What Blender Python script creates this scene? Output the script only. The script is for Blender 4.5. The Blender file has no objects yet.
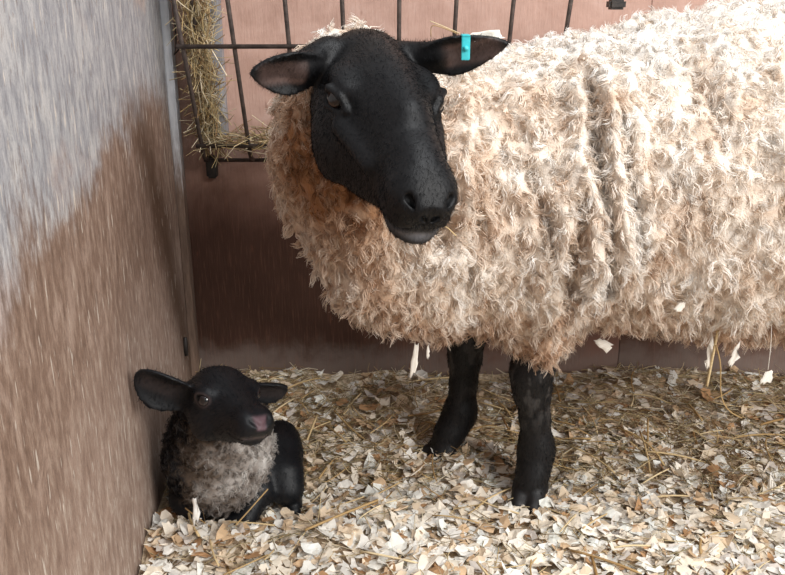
import bpy, math, random
import numpy as np
from mathutils import Vector, Matrix
from mathutils.kdtree import KDTree

random.seed(7)
rng = np.random.default_rng(7)
scene = bpy.context.scene
COL = scene.collection

# ------------------------------------------------------------------ camera
FPX, CAM_H, PITCH = 850.0, 0.84, math.radians(19.1)
cam_d = bpy.data.cameras.new('camera')
cam_d.sensor_width = 36.0
cam_d.lens = FPX / 785.0 * 36.0
cam_d.clip_start = 0.02
cam = bpy.data.objects.new('camera', cam_d)
cam.location = (0, 0, CAM_H)
cam.rotation_euler = (math.pi / 2 - PITCH, 0, 0)
COL.objects.link(cam)
scene.camera = cam

# ------------------------------------------------------------------ light
world = bpy.data.worlds.new('barn_daylight')
scene.world = world
world.use_nodes = True
bg = world.node_tree.nodes['Background']
bg.inputs['Color'].default_value = (0.93, 0.97, 1.0, 1)
bg.inputs['Strength'].default_value = 0.38


def area(name, loc, target, size, power, col):
    l = bpy.data.lights.new(name, 'AREA')
    l.shape = 'RECTANGLE'
    l.size, l.size_y = size
    l.energy = power
    l.color = col
    o = bpy.data.objects.new(name, l)
    o.location = loc
    o.rotation_euler = (Vector(target) - Vector(loc)).to_track_quat('-Z', 'Y').to_euler()
    COL.objects.link(o)
    return o


# open barn door / skylight high behind the photographer
area('barn_door_daylight', (2.4, -1.5, 2.1), (0.1, 1.35, 0.35), (1.5, 1.7), 138, (1.0, 0.98, 0.95))
area('roof_light', (0.7, 0.5, 3.2), (0.5, 1.2, 0.2), (1.3, 1.3), 62, (0.97, 0.985, 1.0))
scene.view_settings.view_transform = 'Standard'
scene.view_settings.look = 'None'
scene.view_settings.gamma = 1.0
scene.view_settings.use_curve_mapping = False
scene.view_settings.exposure = 0.12


# ------------------------------------------------------------------ pixel helpers
def at_y(x, y, Y):
    a = (x - 392.5) / FPX
    b = (287.5 - y) / FPX
    c, s = math.cos(PITCH), math.sin(PITCH)
    d = np.array([a, c + b * s, -s + b * c])
    return np.array([0, 0, CAM_H]) + d * (Y / d[1])


def at_z(x, y, Z=0.0):
    p = at_y(x, y, 1.0) - [0, 0, CAM_H]
    return np.array([0, 0, CAM_H]) + p * ((Z - CAM_H) / p[2])


def project(P):
    P = np.asarray(P, float) - [0, 0, CAM_H]
    c, s = math.cos(PITCH), math.sin(PITCH)
    d = P[..., 1] * c - P[..., 2] * s
    u = P[..., 1] * s + P[..., 2] * c
    return np.stack([392.5 + FPX * P[..., 0] / d, 287.5 - FPX * u / d, d], -1)


# ------------------------------------------------------------------ object helpers
def tag(o, label=None, cat=None, group=None, kind=None):
    if label: o['label'] = label
    if cat: o['category'] = cat
    if group: o['group'] = group
    if kind: o['kind'] = kind
    return o


def empty(name, loc=(0, 0, 0)):
    o = bpy.data.objects.new(name, None)
    o.empty_display_size = 0.05
    o.location = loc
    COL.objects.link(o)
    return o


def link(name, me, mat=None, parent=None, loc=None):
    o = bpy.data.objects.new(name, me)
    COL.objects.link(o)
    if mat is not None:
        me.materials.clear()
        me.materials.append(mat)
    if parent is not None:
        o.parent = parent
        if loc is None:
            o.location = -parent.location        # geometry is given in world space
    if loc is not None:
        o.location = loc
    return o


def mesh_np(name, V, Fq=None, Ft=None, col=None, smooth=True, attr='Col'):
    """mesh from numpy verts + quads and / or triangles"""
    me = bpy.data.meshes.new(name)
    V = np.asarray(V, np.float32)
    Fq = np.zeros((0, 4), np.int32) if Fq is None else np.asarray(Fq, np.int32)
    Ft = np.zeros((0, 3), np.int32) if Ft is None else np.asarray(Ft, np.int32)
    nq, nt = len(Fq), len(Ft)
    me.vertices.add(len(V))
    me.vertices.foreach_set('co', V.ravel())
    loops = np.concatenate([Fq.ravel(), Ft.ravel()])
    me.loops.add(len(loops))
    me.loops.foreach_set('vertex_index', loops)
    me.polygons.add(nq + nt)
    start = np.concatenate([np.arange(nq) * 4, nq * 4 + np.arange(nt) * 3]).astype(np.int32)
    me.polygons.foreach_set('loop_start', start)
    try:
        me.polygons.foreach_set('loop_total', np.concatenate([np.full(nq, 4), np.full(nt, 3)]).astype(np.int32))
    except Exception:
        pass
    me.polygons.foreach_set('use_smooth', np.full(nq + nt, smooth))
    if col is not None:
        a = me.attributes.new(attr, 'FLOAT_COLOR', 'POINT')
        c = np.ones((len(V), 4), np.float32)
        c[:, :3] = col
        a.data.foreach_set('color', c.ravel())
    me.update(calc_edges=True)
    me.validate()
    return me


def box_mesh(name, lo, hi, bevel=0.0):
    import bmesh
    bm = bmesh.new()
    bmesh.ops.create_cube(bm, size=1)
    for v in bm.verts:
        v.co = Vector([lo[i] if v.co[i] < 0 else hi[i] for i in range(3)])
    if bevel:
        bmesh.ops.bevel(bm, geom=bm.edges[:], offset=bevel, segments=2, affect='EDGES')
    me = bpy.data.meshes.new(name)
    bm.to_mesh(me)
    bm.free()
    return me


def tube_geo(pts, rad, n=6):
    """tube along a polyline, closed ends; returns verts, quads, tris"""
    P = np.asarray(pts, float)
    m = len(P)
    rad = np.broadcast_to(np.asarray(rad, float), (m,))
    T = np.gradient(P, axis=0)
    T /= np.linalg.norm(T, axis=1)[:, None] + 1e-12
    ref = np.array([0.31, 0.17, 0.93])
    if abs(T[0] @ ref) > 0.95: ref = np.array([1.0, 0.1, 0])
    A = np.cross(T, ref)
    A /= np.linalg.norm(A, axis=1)[:, None]
    B = np.cross(T, A)
    ang = np.arange(n) * 2 * math.pi / n
    V = P[:, None] + rad[:, None, None] * (A[:, None] * np.cos(ang)[None, :, None] + B[:, None] * np.sin(ang)[None, :, None])
    V = V.reshape(-1, 3)
    i = np.arange(m - 1)[:, None] * n
    j = np.arange(n)[None]
    Q = np.stack([i + j, i + (j + 1) % n, i + n + (j + 1) % n, i + n + j], -1).reshape(-1, 4)
    V = np.vstack([V, P[:1], P[-1:]])
    c0, c1 = m * n, m * n + 1
    jj = np.arange(n)
    T3 = np.vstack([np.stack([np.full(n, c0), (jj + 1) % n, jj], 1),
                    np.stack([np.full(n, c1), (m - 1) * n + jj, (m - 1) * n + (jj + 1) % n], 1)])
    return V, Q, T3


def tube_mesh(name, pts, rad, n=8):
    V, Q, T = tube_geo(pts, rad, n)
    return mesh_np(name, V, Q, T)


def smoothstep(a, b, x):
    t = np.clip((x - a) / (b - a), 0, 1)
    return t * t * (3 - 2 * t)


def vnoise(P, scale, seed=0):
    """trilinear value noise, -1..1"""
    Q = np.asarray(P, np.float64) * scale + 137.3 + seed * 17.17
    I = np.floor(Q).astype(np.int64)
    f = Q - I
    f = f * f * (3 - 2 * f)
    out = 0.0

    def h(i):
        n = (i[..., 0] * 73856093) ^ (i[..., 1] * 19349663) ^ (i[..., 2] * 83492791) ^ (seed * 2654435761)
        n = (n ^ (n >> 13)) * 1274126177 & 0xffffffff
        return ((n ^ (n >> 16)) & 0xffff) / 32767.5 - 1
    for dx in (0, 1):
        for dy in (0, 1):
            for dz in (0, 1):
                w = (f[..., 0] if dx else 1 - f[..., 0]) * (f[..., 1] if dy else 1 - f[..., 1]) * (f[..., 2] if dz else 1 - f[..., 2])
                out = out + w * h(I + np.array([dx, dy, dz]))
    return out


# ------------------------------------------------------------------ implicit sculpting
class Field:
    def __init__(s, lo, hi, h):
        s.lo = np.array(lo, float)
        s.h = h
        s.n = np.ceil((np.array(hi) - s.lo) / h).astype(int) + 1
        s.F = np.full(s.n, 9.0, np.float32)

    def op(s, fn, lo, hi, k=0.01, sub=False):
        pad = k + 3 * s.h
        a = np.clip(np.floor((np.array(lo) - pad - s.lo) / s.h).astype(int), 0, s.n)
        b = np.clip(np.ceil((np.array(hi) + pad - s.lo) / s.h).astype(int) + 1, 0, s.n)
        if np.any(b <= a): return
        ax = [(s.lo[i] + s.h * np.arange(a[i], b[i])).astype(np.float32) for i in range(3)]
        X, Y, Z = np.meshgrid(*ax, indexing='ij')
        d = fn(X, Y, Z)
        sl = tuple(slice(a[i], b[i]) for i in range(3))
        F = s.F[sl]
        if sub:
            d = -d
            hh = np.maximum(k - np.abs(F - d), 0) / k
            s.F[sl] = np.maximum(F, d) + hh * hh * k * 0.25
        else:
            hh = np.maximum(k - np.abs(F - d), 0) / k
            s.F[sl] = np.minimum(F, d) - hh * hh * k * 0.25

    def ell(s, c, r, R=None, k=0.01, sub=False):
        c = np.array(c, float)
        r = np.array(r, float)
        R = np.eye(3) if R is None else np.array(R)
        m = r.max()

        def fn(X, Y, Z):
            D = (X - c[0], Y - c[1], Z - c[2])
            q = 0
            q2 = 0
            for i in range(3):
                L = D[0] * R[0, i] + D[1] * R[1, i] + D[2] * R[2, i]
                q = q + (L / r[i]) ** 2
                q2 = q2 + (L / r[i] ** 2) ** 2
            k0 = np.sqrt(q)
            k1 = np.sqrt(q2) + 1e-6
            return np.where(k0 < 1e-3, -r.min(), k0 * (k0 - 1) / k1)
        s.op(fn, c - m, c + m, k, sub)

    def cap(s, a, b, ra, rb, k=0.01, sub=False):
        a = np.array(a, float)
        b = np.array(b, float)
        d = b - a
        L2 = d @ d + 1e-12
        m = max(ra, rb)

        def fn(X, Y, Z):
            t = ((X - a[0]) * d[0] + (Y - a[1]) * d[1] + (Z - a[2]) * d[2]) / L2
            t = np.clip(t, 0, 1)
            q = np.sqrt((X - a[0] - t * d[0]) ** 2 + (Y - a[1] - t * d[1]) ** 2 + (Z - a[2] - t * d[2]) ** 2)
            return q - (ra + (rb - ra) * t)
        s.op(fn, np.minimum(a, b) - m, np.maximum(a, b) + m, k, sub)

    def chain(s, nodes, k=0.012):
        for (p, r), (q, r2) in zip(nodes[:-1], nodes[1:]):
            s.cap(p, q, r, r2, k)

    def mesh(s, smooth=1):
        F = s.F
        n = np.array(F.shape)
        ins = F < 0
        c = np.zeros(n - 1, np.int8)
        for dx in (0, 1):
            for dy in (0, 1):
                for dz in (0, 1):
                    c += ins[dx:n[0] - 1 + dx, dy:n[1] - 1 + dy, dz:n[2] - 1 + dz]
        act = (c > 0) & (c < 8)
        idx = np.full(n - 1, -1, np.int64)
        cells = np.argwhere(act)
        idx[act] = np.arange(len(cells))
        acc = np.zeros((len(cells), 3))
        cnt = np.zeros(len(cells))
        corners = [(x, y, z) for x in (0, 1) for y in (0, 1) for z in (0, 1)]
        vals = {cc: F[cells[:, 0] + cc[0], cells[:, 1] + cc[1], cells[:, 2] + cc[2]].astype(np.float64) for cc in corners}
        for ca in corners:
            for ax in range(3):
                if ca[ax]: continue
                cb = list(ca)
                cb[ax] = 1
                cb = tuple(cb)
                va, vb = vals[ca], vals[cb]
                m = (va < 0) != (vb < 0)
                t = np.where(m, va / (va - vb + 1e-20), 0)
                p = np.tile(np.array(ca, float), (len(cells), 1))
                p[:, ax] = t
                acc[m] += p[m]
                cnt[m] += 1
        V = s.lo + (cells + acc / np.maximum(cnt, 1)[:, None]) * s.h
        quads = []
        for ax in range(3):
            o1, o2 = [(1, 2), (2, 0), (0, 1)][ax]
            sl0 = [slice(None)] * 3
            sl1 = [slice(None)] * 3
            sl0[ax] = slice(0, -1)
            sl1[ax] = slice(1, None)
            A, B = ins[tuple(sl0)], ins[tuple(sl1)]
            E = np.argwhere(A != B)
            E = E[(E[:, o1] > 0) & (E[:, o2] > 0) & (E[:, o1] < n[o1] - 1) & (E[:, o2] < n[o2] - 1)]
            inside = ins[E[:, 0], E[:, 1], E[:, 2]]
            q = []
            for d1, d2 in ((1, 1), (0, 1), (0, 0), (1, 0)):
                e = E.copy()
                e[:, o1] -= d1
                e[:, o2] -= d2
                q.append(idx[e[:, 0], e[:, 1], e[:, 2]])
            q = np.stack(q, 1)
            q[~inside] = q[~inside][:, ::-1]
            quads.append(q)
        Q = np.vstack(quads)
        for _ in range(smooth):
            S = np.zeros_like(V)
            C = np.zeros(len(V))
            for i in range(4):
                j = (i + 1) % 4
                np.add.at(S, Q[:, i], V[Q[:, j]])
                np.add.at(C, Q[:, i], 1)
                np.add.at(S, Q[:, j], V[Q[:, i]])
                np.add.at(C, Q[:, j], 1)
            V = 0.5 * V + 0.5 * S / np.maximum(C, 1)[:, None]
        return V, Q


def normals(V, Q):
    n = np.cross(V[Q[:, 2]] - V[Q[:, 0]], V[Q[:, 3]] - V[Q[:, 1]])
    N = np.zeros_like(V)
    for i in range(4):
        np.add.at(N, Q[:, i], n)
    return N / (np.linalg.norm(N, axis=1)[:, None] + 1e-12)


def table(nodes, n=240, sm=7):
    nodes = np.array(nodes, float)
    s = np.linspace(nodes[0, 0], nodes[-1, 0], n)
    out = []
    ker = np.hanning(sm * 2 + 3)[1:-1]
    ker /= ker.sum()
    for c in range(1, nodes.shape[1]):
        v = np.interp(s, nodes[:, 0], nodes[:, c])
        vp = np.pad(v, sm, mode='edge')
        out.append(np.convolve(vp, ker, 'valid'))
    return s, out


def loft_fn(nodes, R, t, S, p=2.3, sm=9, shift=0.0):
    """loft along local y: columns s, half-width, top, bottom; local x lateral, z up"""
    sgrid, (w, top, bot) = table(nodes, sm=sm)
    R = np.array(R)
    s0, s1 = sgrid[0], sgrid[-1]

    def fn(X, Y, Z):
        D = (X - t[0], Y - t[1], Z - t[2])
        x, y, z = [(D[0] * R[0, i] + D[1] * R[1, i] + D[2] * R[2, i]) / S for i in range(3)]
        yc = np.clip(y, s0, s1)
        W = np.interp(yc, sgrid, w)
        Tp = np.interp(yc, sgrid, top)
        Bt = np.interp(yc, sgrid, bot)
        hz = (Tp - Bt) / 2
        zc = (Tp + Bt) / 2
        q = ((np.abs(x) / W) ** p + (np.abs(z - zc) / hz) ** p) ** (1 / p)
        d = (q - 1) * np.minimum(W, hz)
        d = np.maximum(d, np.maximum(s0 - y, y - s1))
        return (d * S).astype(np.float32)
    return fn


def leaf_fn(root, tip, nrm, wid, th, cup, droop=0.0, peak=0.45, pa=2.0, pb=0.5):
    """cupped leaf (an ear): root -> tip, nrm = direction the hollow faces"""
    root = np.array(root, float)
    a = np.array(tip, float) - root
    L = np.linalg.norm(a)
    a /= L
    n = np.array(nrm, float)
    n -= a * (n @ a)
    n /= np.linalg.norm(n)
    b = np.cross(n, a)

    def fn(X, Y, Z):
        D = (X - root[0], Y - root[1], Z - root[2])
        t = (D[0] * a[0] + D[1] * a[1] + D[2] * a[2]) / L
        y = D[0] * b[0] + D[1] * b[1] + D[2] * b[2]
        z = D[0] * n[0] + D[1] * n[1] + D[2] * n[2]
        tc = np.clip(t, 0, 1)
        W = wid * np.maximum(np.where(tc < peak, 0.62 + 0.38 * np.sin(tc / peak * math.pi / 2),
                                      np.maximum(1 - (np.maximum(tc - peak, 0) / (1 - peak)) ** pa, 0) ** pb), 0.03)
        zc = cup * np.clip(y / (wid), -1.4, 1.4) ** 2 - droop * tc ** 2
        d = np.maximum(np.abs(z - zc) - th, (np.abs(y) - W) * 0.8)
        d = np.maximum(d, np.maximum(-t * L, (t - 1) * L))
        return d.astype(np.float32)
    m = L + wid
    return fn, root - m, root + m


def rot_frame(R, t, S):
    R = np.array(R)
    t = np.array(t)
    return lambda l, f, u: t + S * (R @ np.array([l, f, u], float))


# ------------------------------------------------------------------ materials
def mat_new(name):
    m = bpy.data.materials.new(name)
    m.use_nodes = True
    nt = m.node_tree
    return m, nt, nt.nodes['Principled BSDF']


def N(nt, kind, **kw):
    n = nt.nodes.new(kind)
    for k, v in kw.items():
        if k.startswith('i_'):
            key = k[2:].replace('_', ' ')
            n.inputs[key].default_value = v
        else:
            setattr(n, k, v)
    return n


def ramp(nt, src, stops):
    r = nt.nodes.new('ShaderNodeValToRGB')
    el = r.color_ramp.elements
    while len(el) < len(stops): el.new(0.5)
    for e, (p, c) in zip(el, stops):
        e.position = p
        e.color = (*c, 1) if len(c) == 3 else c
    nt.links.new(src, r.inputs[0])
    return r


def mix(nt, fac, a, b, mode='MIX'):
    m = nt.nodes.new('ShaderNodeMix')
    m.data_type = 'RGBA'
    m.blend_type = mode
    for sock, v in ((m.inputs[0], fac), (m.inputs[6], a), (m.inputs[7], b)):
        if hasattr(v, 'is_linked') or hasattr(v, 'links'):
            nt.links.new(v, sock)
        elif isinstance(v, (int, float)):
            sock.default_value = v
        else:
            sock.default_value = (*v, 1)
    return m.outputs[2]


def math_n(nt, op, a, b=None, clamp=False):
    m = nt.nodes.new('ShaderNodeMath')
    m.operation = op
    m.use_clamp = clamp
    for sock, v in ((m.inputs[0], a), (m.inputs[1], b)):
        if v is None: continue
        if hasattr(v, 'links'):
            nt.links.new(v, sock)
        else:
            sock.default_value = v
    return m.outputs[0]


def noise(nt, vec, scale, detail=4, rough=0.6, dist=0.0):
    n = nt.nodes.new('ShaderNodeTexNoise')
    n.inputs['Scale'].default_value = scale
    n.inputs['Detail'].default_value = detail
    n.inputs['Roughness'].default_value = rough
    n.inputs['Distortion'].default_value = dist
    nt.links.new(vec, n.inputs['Vector'])
    return n.outputs['Fac']


def mapping(nt, vec, scale=(1, 1, 1), loc=(0, 0, 0)):
    m = nt.nodes.new('ShaderNodeMapping')
    m.inputs['Scale'].default_value = scale
    m.inputs['Location'].default_value = loc
    nt.links.new(vec, m.inputs['Vector'])
    return m.outputs[0]


def bump(nt, bsdf, height, strength=0.3, dist=0.01):
    b = nt.nodes.new('ShaderNodeBump')
    b.inputs['Strength'].default_value = strength
    b.inputs['Distance'].default_value = dist
    nt.links.new(height, b.inputs['Height'])
    nt.links.new(b.outputs[0], bsdf.inputs['Normal'])


def maprange(nt, v, a, b, c=0.0, d=1.0, smooth=True):
    m = nt.nodes.new('ShaderNodeMapRange')
    if smooth: m.interpolation_type = 'SMOOTHSTEP'
    nt.links.new(v, m.inputs[0])
    for i, x in enumerate((a, b, c, d)): m.inputs[1 + i].default_value = x
    return m.outputs[0]


def srgb(r, g, b):
    f = lambda c: c / 12.92 if c <= 0.04045 else ((c + 0.055) / 1.055) ** 2.4
    return tuple(f(x / 255.0) for x in (r, g, b))


def wall_material(name, kind):
    m, nt, bs = mat_new(name)
    co = nt.nodes.new('ShaderNodeTexCoord').outputs['Object']
    sep = nt.nodes.new('ShaderNodeSeparateXYZ')
    nt.links.new(co, sep.inputs[0])
    u, v = (sep.outputs[1], sep.outputs[2]) if kind == 'left' else (sep.outputs[0], sep.outputs[2])
    big = noise(nt, co, 3.5, 5, 0.6, 0.4)
    mid = noise(nt, co, 14, 5, 0.65, 0.3)
    stretch = (1, 1, 0.30)
    streak = noise(nt, mapping(nt, co, stretch), 75, 5, 0.7, 0.2)
    fine = noise(nt, mapping(nt, co, (1, 1, 0.06)), 260, 3, 0.6)
    if kind == 'left':
        pale = ramp(nt, streak, [(0.30, srgb(122, 122, 127)), (0.5, srgb(156, 156, 160)), (0.70, srgb(188, 187, 187))]).outputs[0]
        chip = maprange(nt, noise(nt, mapping(nt, co, (1, 1, 0.45)), 26, 6, 0.72, 0.6), 0.50, 0.62)
        pale = mix(nt, math_n(nt, 'MULTIPLY', chip, 0.55), pale, srgb(196, 194, 192))
        pinkspot = maprange(nt, big, 0.54, 0.68)
        pale = mix(nt, math_n(nt, 'MULTIPLY', pinkspot, 0.45), pale, srgb(190, 158, 140))
        brown = ramp(nt, streak, [(0.28, srgb(98, 78, 66)), (0.5, srgb(132, 109, 95)), (0.7, srgb(166, 146, 131))]).outputs[0]
        low = ramp(nt, streak, [(0.3, srgb(130, 108, 96)), (0.5, srgb(160, 138, 125)), (0.68, srgb(192, 178, 166))]).outputs[0]
        # rubbed, dirty zone up to the height of a sheep's flank
        h = math_n(nt, 'SUBTRACT', v, math_n(nt, 'MULTIPLY', u, 0.05))
        h = math_n(nt, 'ADD', h, math_n(nt, 'MULTIPLY', math_n(nt, 'SUBTRACT', big, 0.5), 0.35))
        h = math_n(nt, 'ADD', h, math_n(nt, 'MULTIPLY', math_n(nt, 'SUBTRACT', streak, 0.5), 0.16))
        dirt = maprange(nt, h, 0.665, 0.575)
        lowm = maprange(nt, h, 0.42, 0.22)
        c = mix(nt, dirt, pale, brown)
        c = mix(nt, math_n(nt, 'MULTIPLY', lowm, 0.85), c, low)
        bl = maprange(nt, noise(nt, mapping(nt, co, (1, 1, 0.5)), 17, 6, 0.7, 0.8), 0.5, 0.66)
        c = mix(nt, math_n(nt, 'MULTIPLY', math_n(nt, 'MULTIPLY', bl, dirt), 0.4), c, srgb(186, 164, 150))
        # shadow of the ewe's neck painted as a dark band towards the corner
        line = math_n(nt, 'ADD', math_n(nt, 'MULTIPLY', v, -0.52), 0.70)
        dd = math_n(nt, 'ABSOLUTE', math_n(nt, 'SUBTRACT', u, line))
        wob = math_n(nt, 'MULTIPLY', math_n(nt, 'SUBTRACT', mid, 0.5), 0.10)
        neck_shade = maprange(nt, math_n(nt, 'ADD', dd, wob), 0.13, 0.0)
        neck_shade = math_n(nt, 'MULTIPLY', neck_shade, maprange(nt, v, 0.72, 0.58))
        c = mix(nt, math_n(nt, 'MULTIPLY', neck_shade, 0.85), c, srgb(84, 62, 46))
        # chipped pale flecks
        fl = maprange(nt, noise(nt, mapping(nt, co, (1, 1, 0.16)), 120, 2, 0.5), 0.64, 0.70)
        c = mix(nt, math_n(nt, 'MULTIPLY', fl, 0.7), c, srgb(214, 204, 192))
        fl2 = maprange(nt, noise(nt, mapping(nt, co, (1, 1, 0.28)), 170, 3, 0.6, 0.5), 0.60, 0.66)
        c = mix(nt, math_n(nt, 'MULTIPLY', fl2, 0.45), c, srgb(120, 100, 88))
        grit = noise(nt, co, 420, 2, 0.6)
        c = mix(nt, 0.35, c, ramp(nt, grit, [(0.3, (0.35, 0.33, 0.32)), (0.7, (0.62, 0.60, 0.58))]).outputs[0], 'OVERLAY')
    else:
        pink = ramp(nt, mid, [(0.3, srgb(172, 138, 124)), (0.55, srgb(190, 156, 142)), (0.75, srgb(200, 170, 158))]).outputs[0]
        brown = ramp(nt, big, [(0.3, srgb(84, 58, 46)), (0.5, srgb(118, 84, 70)), (0.72, srgb(146, 108, 94))]).outputs[0]
        h = math_n(nt, 'ADD', v, math_n(nt, 'MULTIPLY', math_n(nt, 'SUBTRACT', big, 0.5), 0.35))
        dirt = maprange(nt, h, 0.60, 0.36)
        c = mix(nt, dirt, pink, brown)
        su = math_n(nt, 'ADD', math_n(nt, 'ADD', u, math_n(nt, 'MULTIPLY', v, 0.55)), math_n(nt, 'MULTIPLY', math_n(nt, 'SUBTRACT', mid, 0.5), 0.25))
        stain_shade = math_n(nt, 'MULTIPLY', maprange(nt, su, 0.20, -0.06), maprange(nt, h, 0.52, 0.34))  # stain that doubles as the ewe's shadow, painted in at lower left
        c = mix(nt, math_n(nt, 'MULTIPLY', stain_shade, 0.8), c, srgb(62, 40, 30))
        low_right = math_n(nt, 'MULTIPLY', maprange(nt, u, 0.520, 0.522), maprange(nt, h, 0.55, 0.38))  # darker low down, right of the panel seam
        c = mix(nt, math_n(nt, 'MULTIPLY', low_right, 0.65), c, srgb(66, 46, 36))
        h2 = math_n(nt, 'ADD', v, math_n(nt, 'MULTIPLY', math_n(nt, 'SUBTRACT', mid, 0.5), 0.12))
        dust = maprange(nt, h2, 0.10, 0.03)
        c = mix(nt, math_n(nt, 'MULTIPLY', dust, 0.6), c, srgb(140, 126, 118))
        knots = maprange(nt, noise(nt, mapping(nt, co, (1, 1, 0.3)), 40, 2, 0.5), 0.70, 0.76)
        c = mix(nt, math_n(nt, 'MULTIPLY', knots, 0.5), c, srgb(110, 70, 54))
        c = mix(nt, math_n(nt, 'MULTIPLY', maprange(nt, fine, 0.5, 0.75), 0.25), c, srgb(150, 105, 88))
    nt.links.new(c, bs.inputs['Base Color'])
    bs.inputs['Roughness'].default_value = 0.72
    bs.inputs['Specular IOR Level'].default_value = 0.3
    hgt = math_n(nt, 'ADD', math_n(nt, 'MULTIPLY', streak, 0.7), math_n(nt, 'MULTIPLY', fine, 0.4))
    bump(nt, bs, hgt, 0.5, 0.004)
    return m


def simple_mat(name, c1, c2, scale=20, rough=0.6, metal=0.0, bstr=0.2, stretch=(1, 1, 1), spec=0.4):
    m, nt, bs = mat_new(name)
    co = nt.nodes.new('ShaderNodeTexCoord').outputs['Object']
    f = noise(nt, mapping(nt, co, stretch), scale, 5, 0.65)
    r = ramp(nt, f, [(0.3, c1), (0.7, c2)])
    nt.links.new(r.outputs[0], bs.inputs['Base Color'])
    bs.inputs['Roughness'].default_value = rough
    bs.inputs['Metallic'].default_value = metal
    bs.inputs['Specular IOR Level'].default_value = spec
    if bstr: bump(nt, bs, f, bstr, 0.003)
    return m


def attr_mat(name, rough=0.6, spec=0.3, bscale=0, bstr=0.3, bdist=0.002, trans=0.0, sheen=0.0, stretch=(1, 1, 1), vary=0.0):
    m, nt, bs = mat_new(name)
    a = nt.nodes.new('ShaderNodeAttribute')
    a.attribute_name = 'Col'
    c = a.outputs['Color']
    co = nt.nodes.new('ShaderNodeTexCoord').outputs['Object']
    if vary:
        f = noise(nt, co, 60, 4, 0.6)
        g = ramp(nt, f, [(0.3, (1 - vary,) * 3), (0.7, (1, 1, 1))]).outputs[0]
        c = mix(nt, 1.0, c, g, 'MULTIPLY')
    nt.links.new(c, bs.inputs['Base Color'])
    bs.inputs['Roughness'].default_value = rough
    bs.inputs['Specular IOR Level'].default_value = spec
    if sheen:
        bs.inputs['Sheen Weight'].default_value = sheen
        bs.inputs['Sheen Roughness'].default_value = 0.4
    if bscale:
        bump(nt, bs, noise(nt, mapping(nt, co, stretch), bscale, 4, 0.7), bstr, bdist)
    if trans:
        out = nt.nodes['Material Output']
        tr = nt.nodes.new('ShaderNodeBsdfTranslucent')
        nt.links.new(c, tr.inputs['Color'])
        mx = nt.nodes.new('ShaderNodeMixShader')
        mx.inputs[0].default_value = trans
        nt.links.new(bs.outputs[0], mx.inputs[1])
        nt.links.new(tr.outputs[0], mx.inputs[2])
        nt.links.new(mx.outputs[0], out.inputs['Surface'])
    return m


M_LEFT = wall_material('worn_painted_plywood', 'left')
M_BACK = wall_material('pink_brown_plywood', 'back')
M_BATTEN = simple_mat('pale_grey_batten', srgb(150, 152, 156), srgb(196, 198, 202), 30, 0.7, bstr=0.3, stretch=(1, 1, 0.08))
M_CORNER, nt, bs = mat_new('pale_batten_dirty_below')
co = nt.nodes.new('ShaderNodeTexCoord').outputs['Object']
sp_ = nt.nodes.new('ShaderNodeSeparateXYZ')
nt.links.new(co, sp_.inputs[0])
f_ = noise(nt, mapping(nt, co, (1, 1, .12)), 90, 4, .7)
hz_ = math_n(nt, 'ADD', sp_.outputs[2], math_n(nt, 'MULTIPLY', math_n(nt, 'SUBTRACT', f_, .5), .3))
c_ = mix(nt, maprange(nt, hz_, .62, .42), ramp(nt, f_, [(.3, srgb(176, 180, 188)), (.7, srgb(216, 218, 222))]).outputs[0], ramp(nt, f_, [(.3, srgb(92, 72, 60)), (.7, srgb(140, 116, 100))]).outputs[0])
nt.links.new(c_, bs.inputs['Base Color'])
bs.inputs['Roughness'].default_value = .7
M_POST = simple_mat('weathered_grey_timber', srgb(110, 108, 112), srgb(168, 166, 168), 40, 0.75, bstr=0.4, stretch=(1, 1, 0.1))
M_STEEL = simple_mat('dull_rusty_steel', srgb(62, 56, 54), srgb(104, 92, 86), 60, 0.5, 0.45, 0.3)
M_DARKSTEEL = simple_mat('dark_iron', srgb(38, 36, 36), srgb(70, 64, 60), 60, 0.5, 0.4, 0.3)
M_FLOOR = simple_mat('dirty_concrete', srgb(78, 66, 54), srgb(128, 110, 92), 12, 0.85, bstr=0.4)
M_FUR = attr_mat('short_black_fur', 0.48, 0.30, 900, 0.3, 0.0012)
M_SKIN = attr_mat('black_hair_strands', 0.65, 0.15)
M_FLEECE = attr_mat('fleece_wool', 0.9, 0.1, 120, 0.8, 0.006, sheen=0.2)
M_LOCK = attr_mat('wool_lock', 0.75, 0.15, trans=0.22)
M_STRAW = attr_mat('straw_stalks', 0.5, 0.35, trans=0.1)
M_SHAVE_S = attr_mat('wood_shaving_bed', 0.65, 0.2, 300, 0.2, 0.001, trans=0.12, vary=0.18)
M_BED = simple_mat('fine_bedding_litter', srgb(140, 114, 86), srgb(222, 202, 174), 130, 0.9, bstr=0.9)


def shaving_mat(name, stops):
    m, nt, bs = mat_new(name)
    co = nt.nodes.new('ShaderNodeTexCoord').outputs['Object']
    rnd = nt.nodes.new('ShaderNodeObjectInfo').outputs['Random']
    c = ramp(nt, rnd, stops).outputs[0]
    f = noise(nt, mapping(nt, co, (60, 700, 200)), 1.0, 3, 0.6)
    g = ramp(nt, f, [(0.3, (0.80, 0.76, 0.70)), (0.65, (1, 1, 1))]).outputs[0]
    c = mix(nt, 1.0, c, g, 'MULTIPLY')
    nt.links.new(c, bs.inputs['Base Color'])
    bs.inputs['Roughness'].default_value = 0.6
    bs.inputs['Specular IOR Level'].default_value = 0.2
    bump(nt, bs, f, 0.25, 0.0008)
    return m


M_SHAVE = shaving_mat('pale_wood_shaving', [(0.0, srgb(218, 186, 150)), (0.25, srgb(238, 222, 198)), (0.55, srgb(244, 234, 218)), (1.0, srgb(250, 246, 238))])
M_STALK = shaving_mat('golden_straw', [(0.0, srgb(160, 126, 82)), (0.5, srgb(206, 178, 130)), (1.0, srgb(234, 216, 178))])

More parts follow.
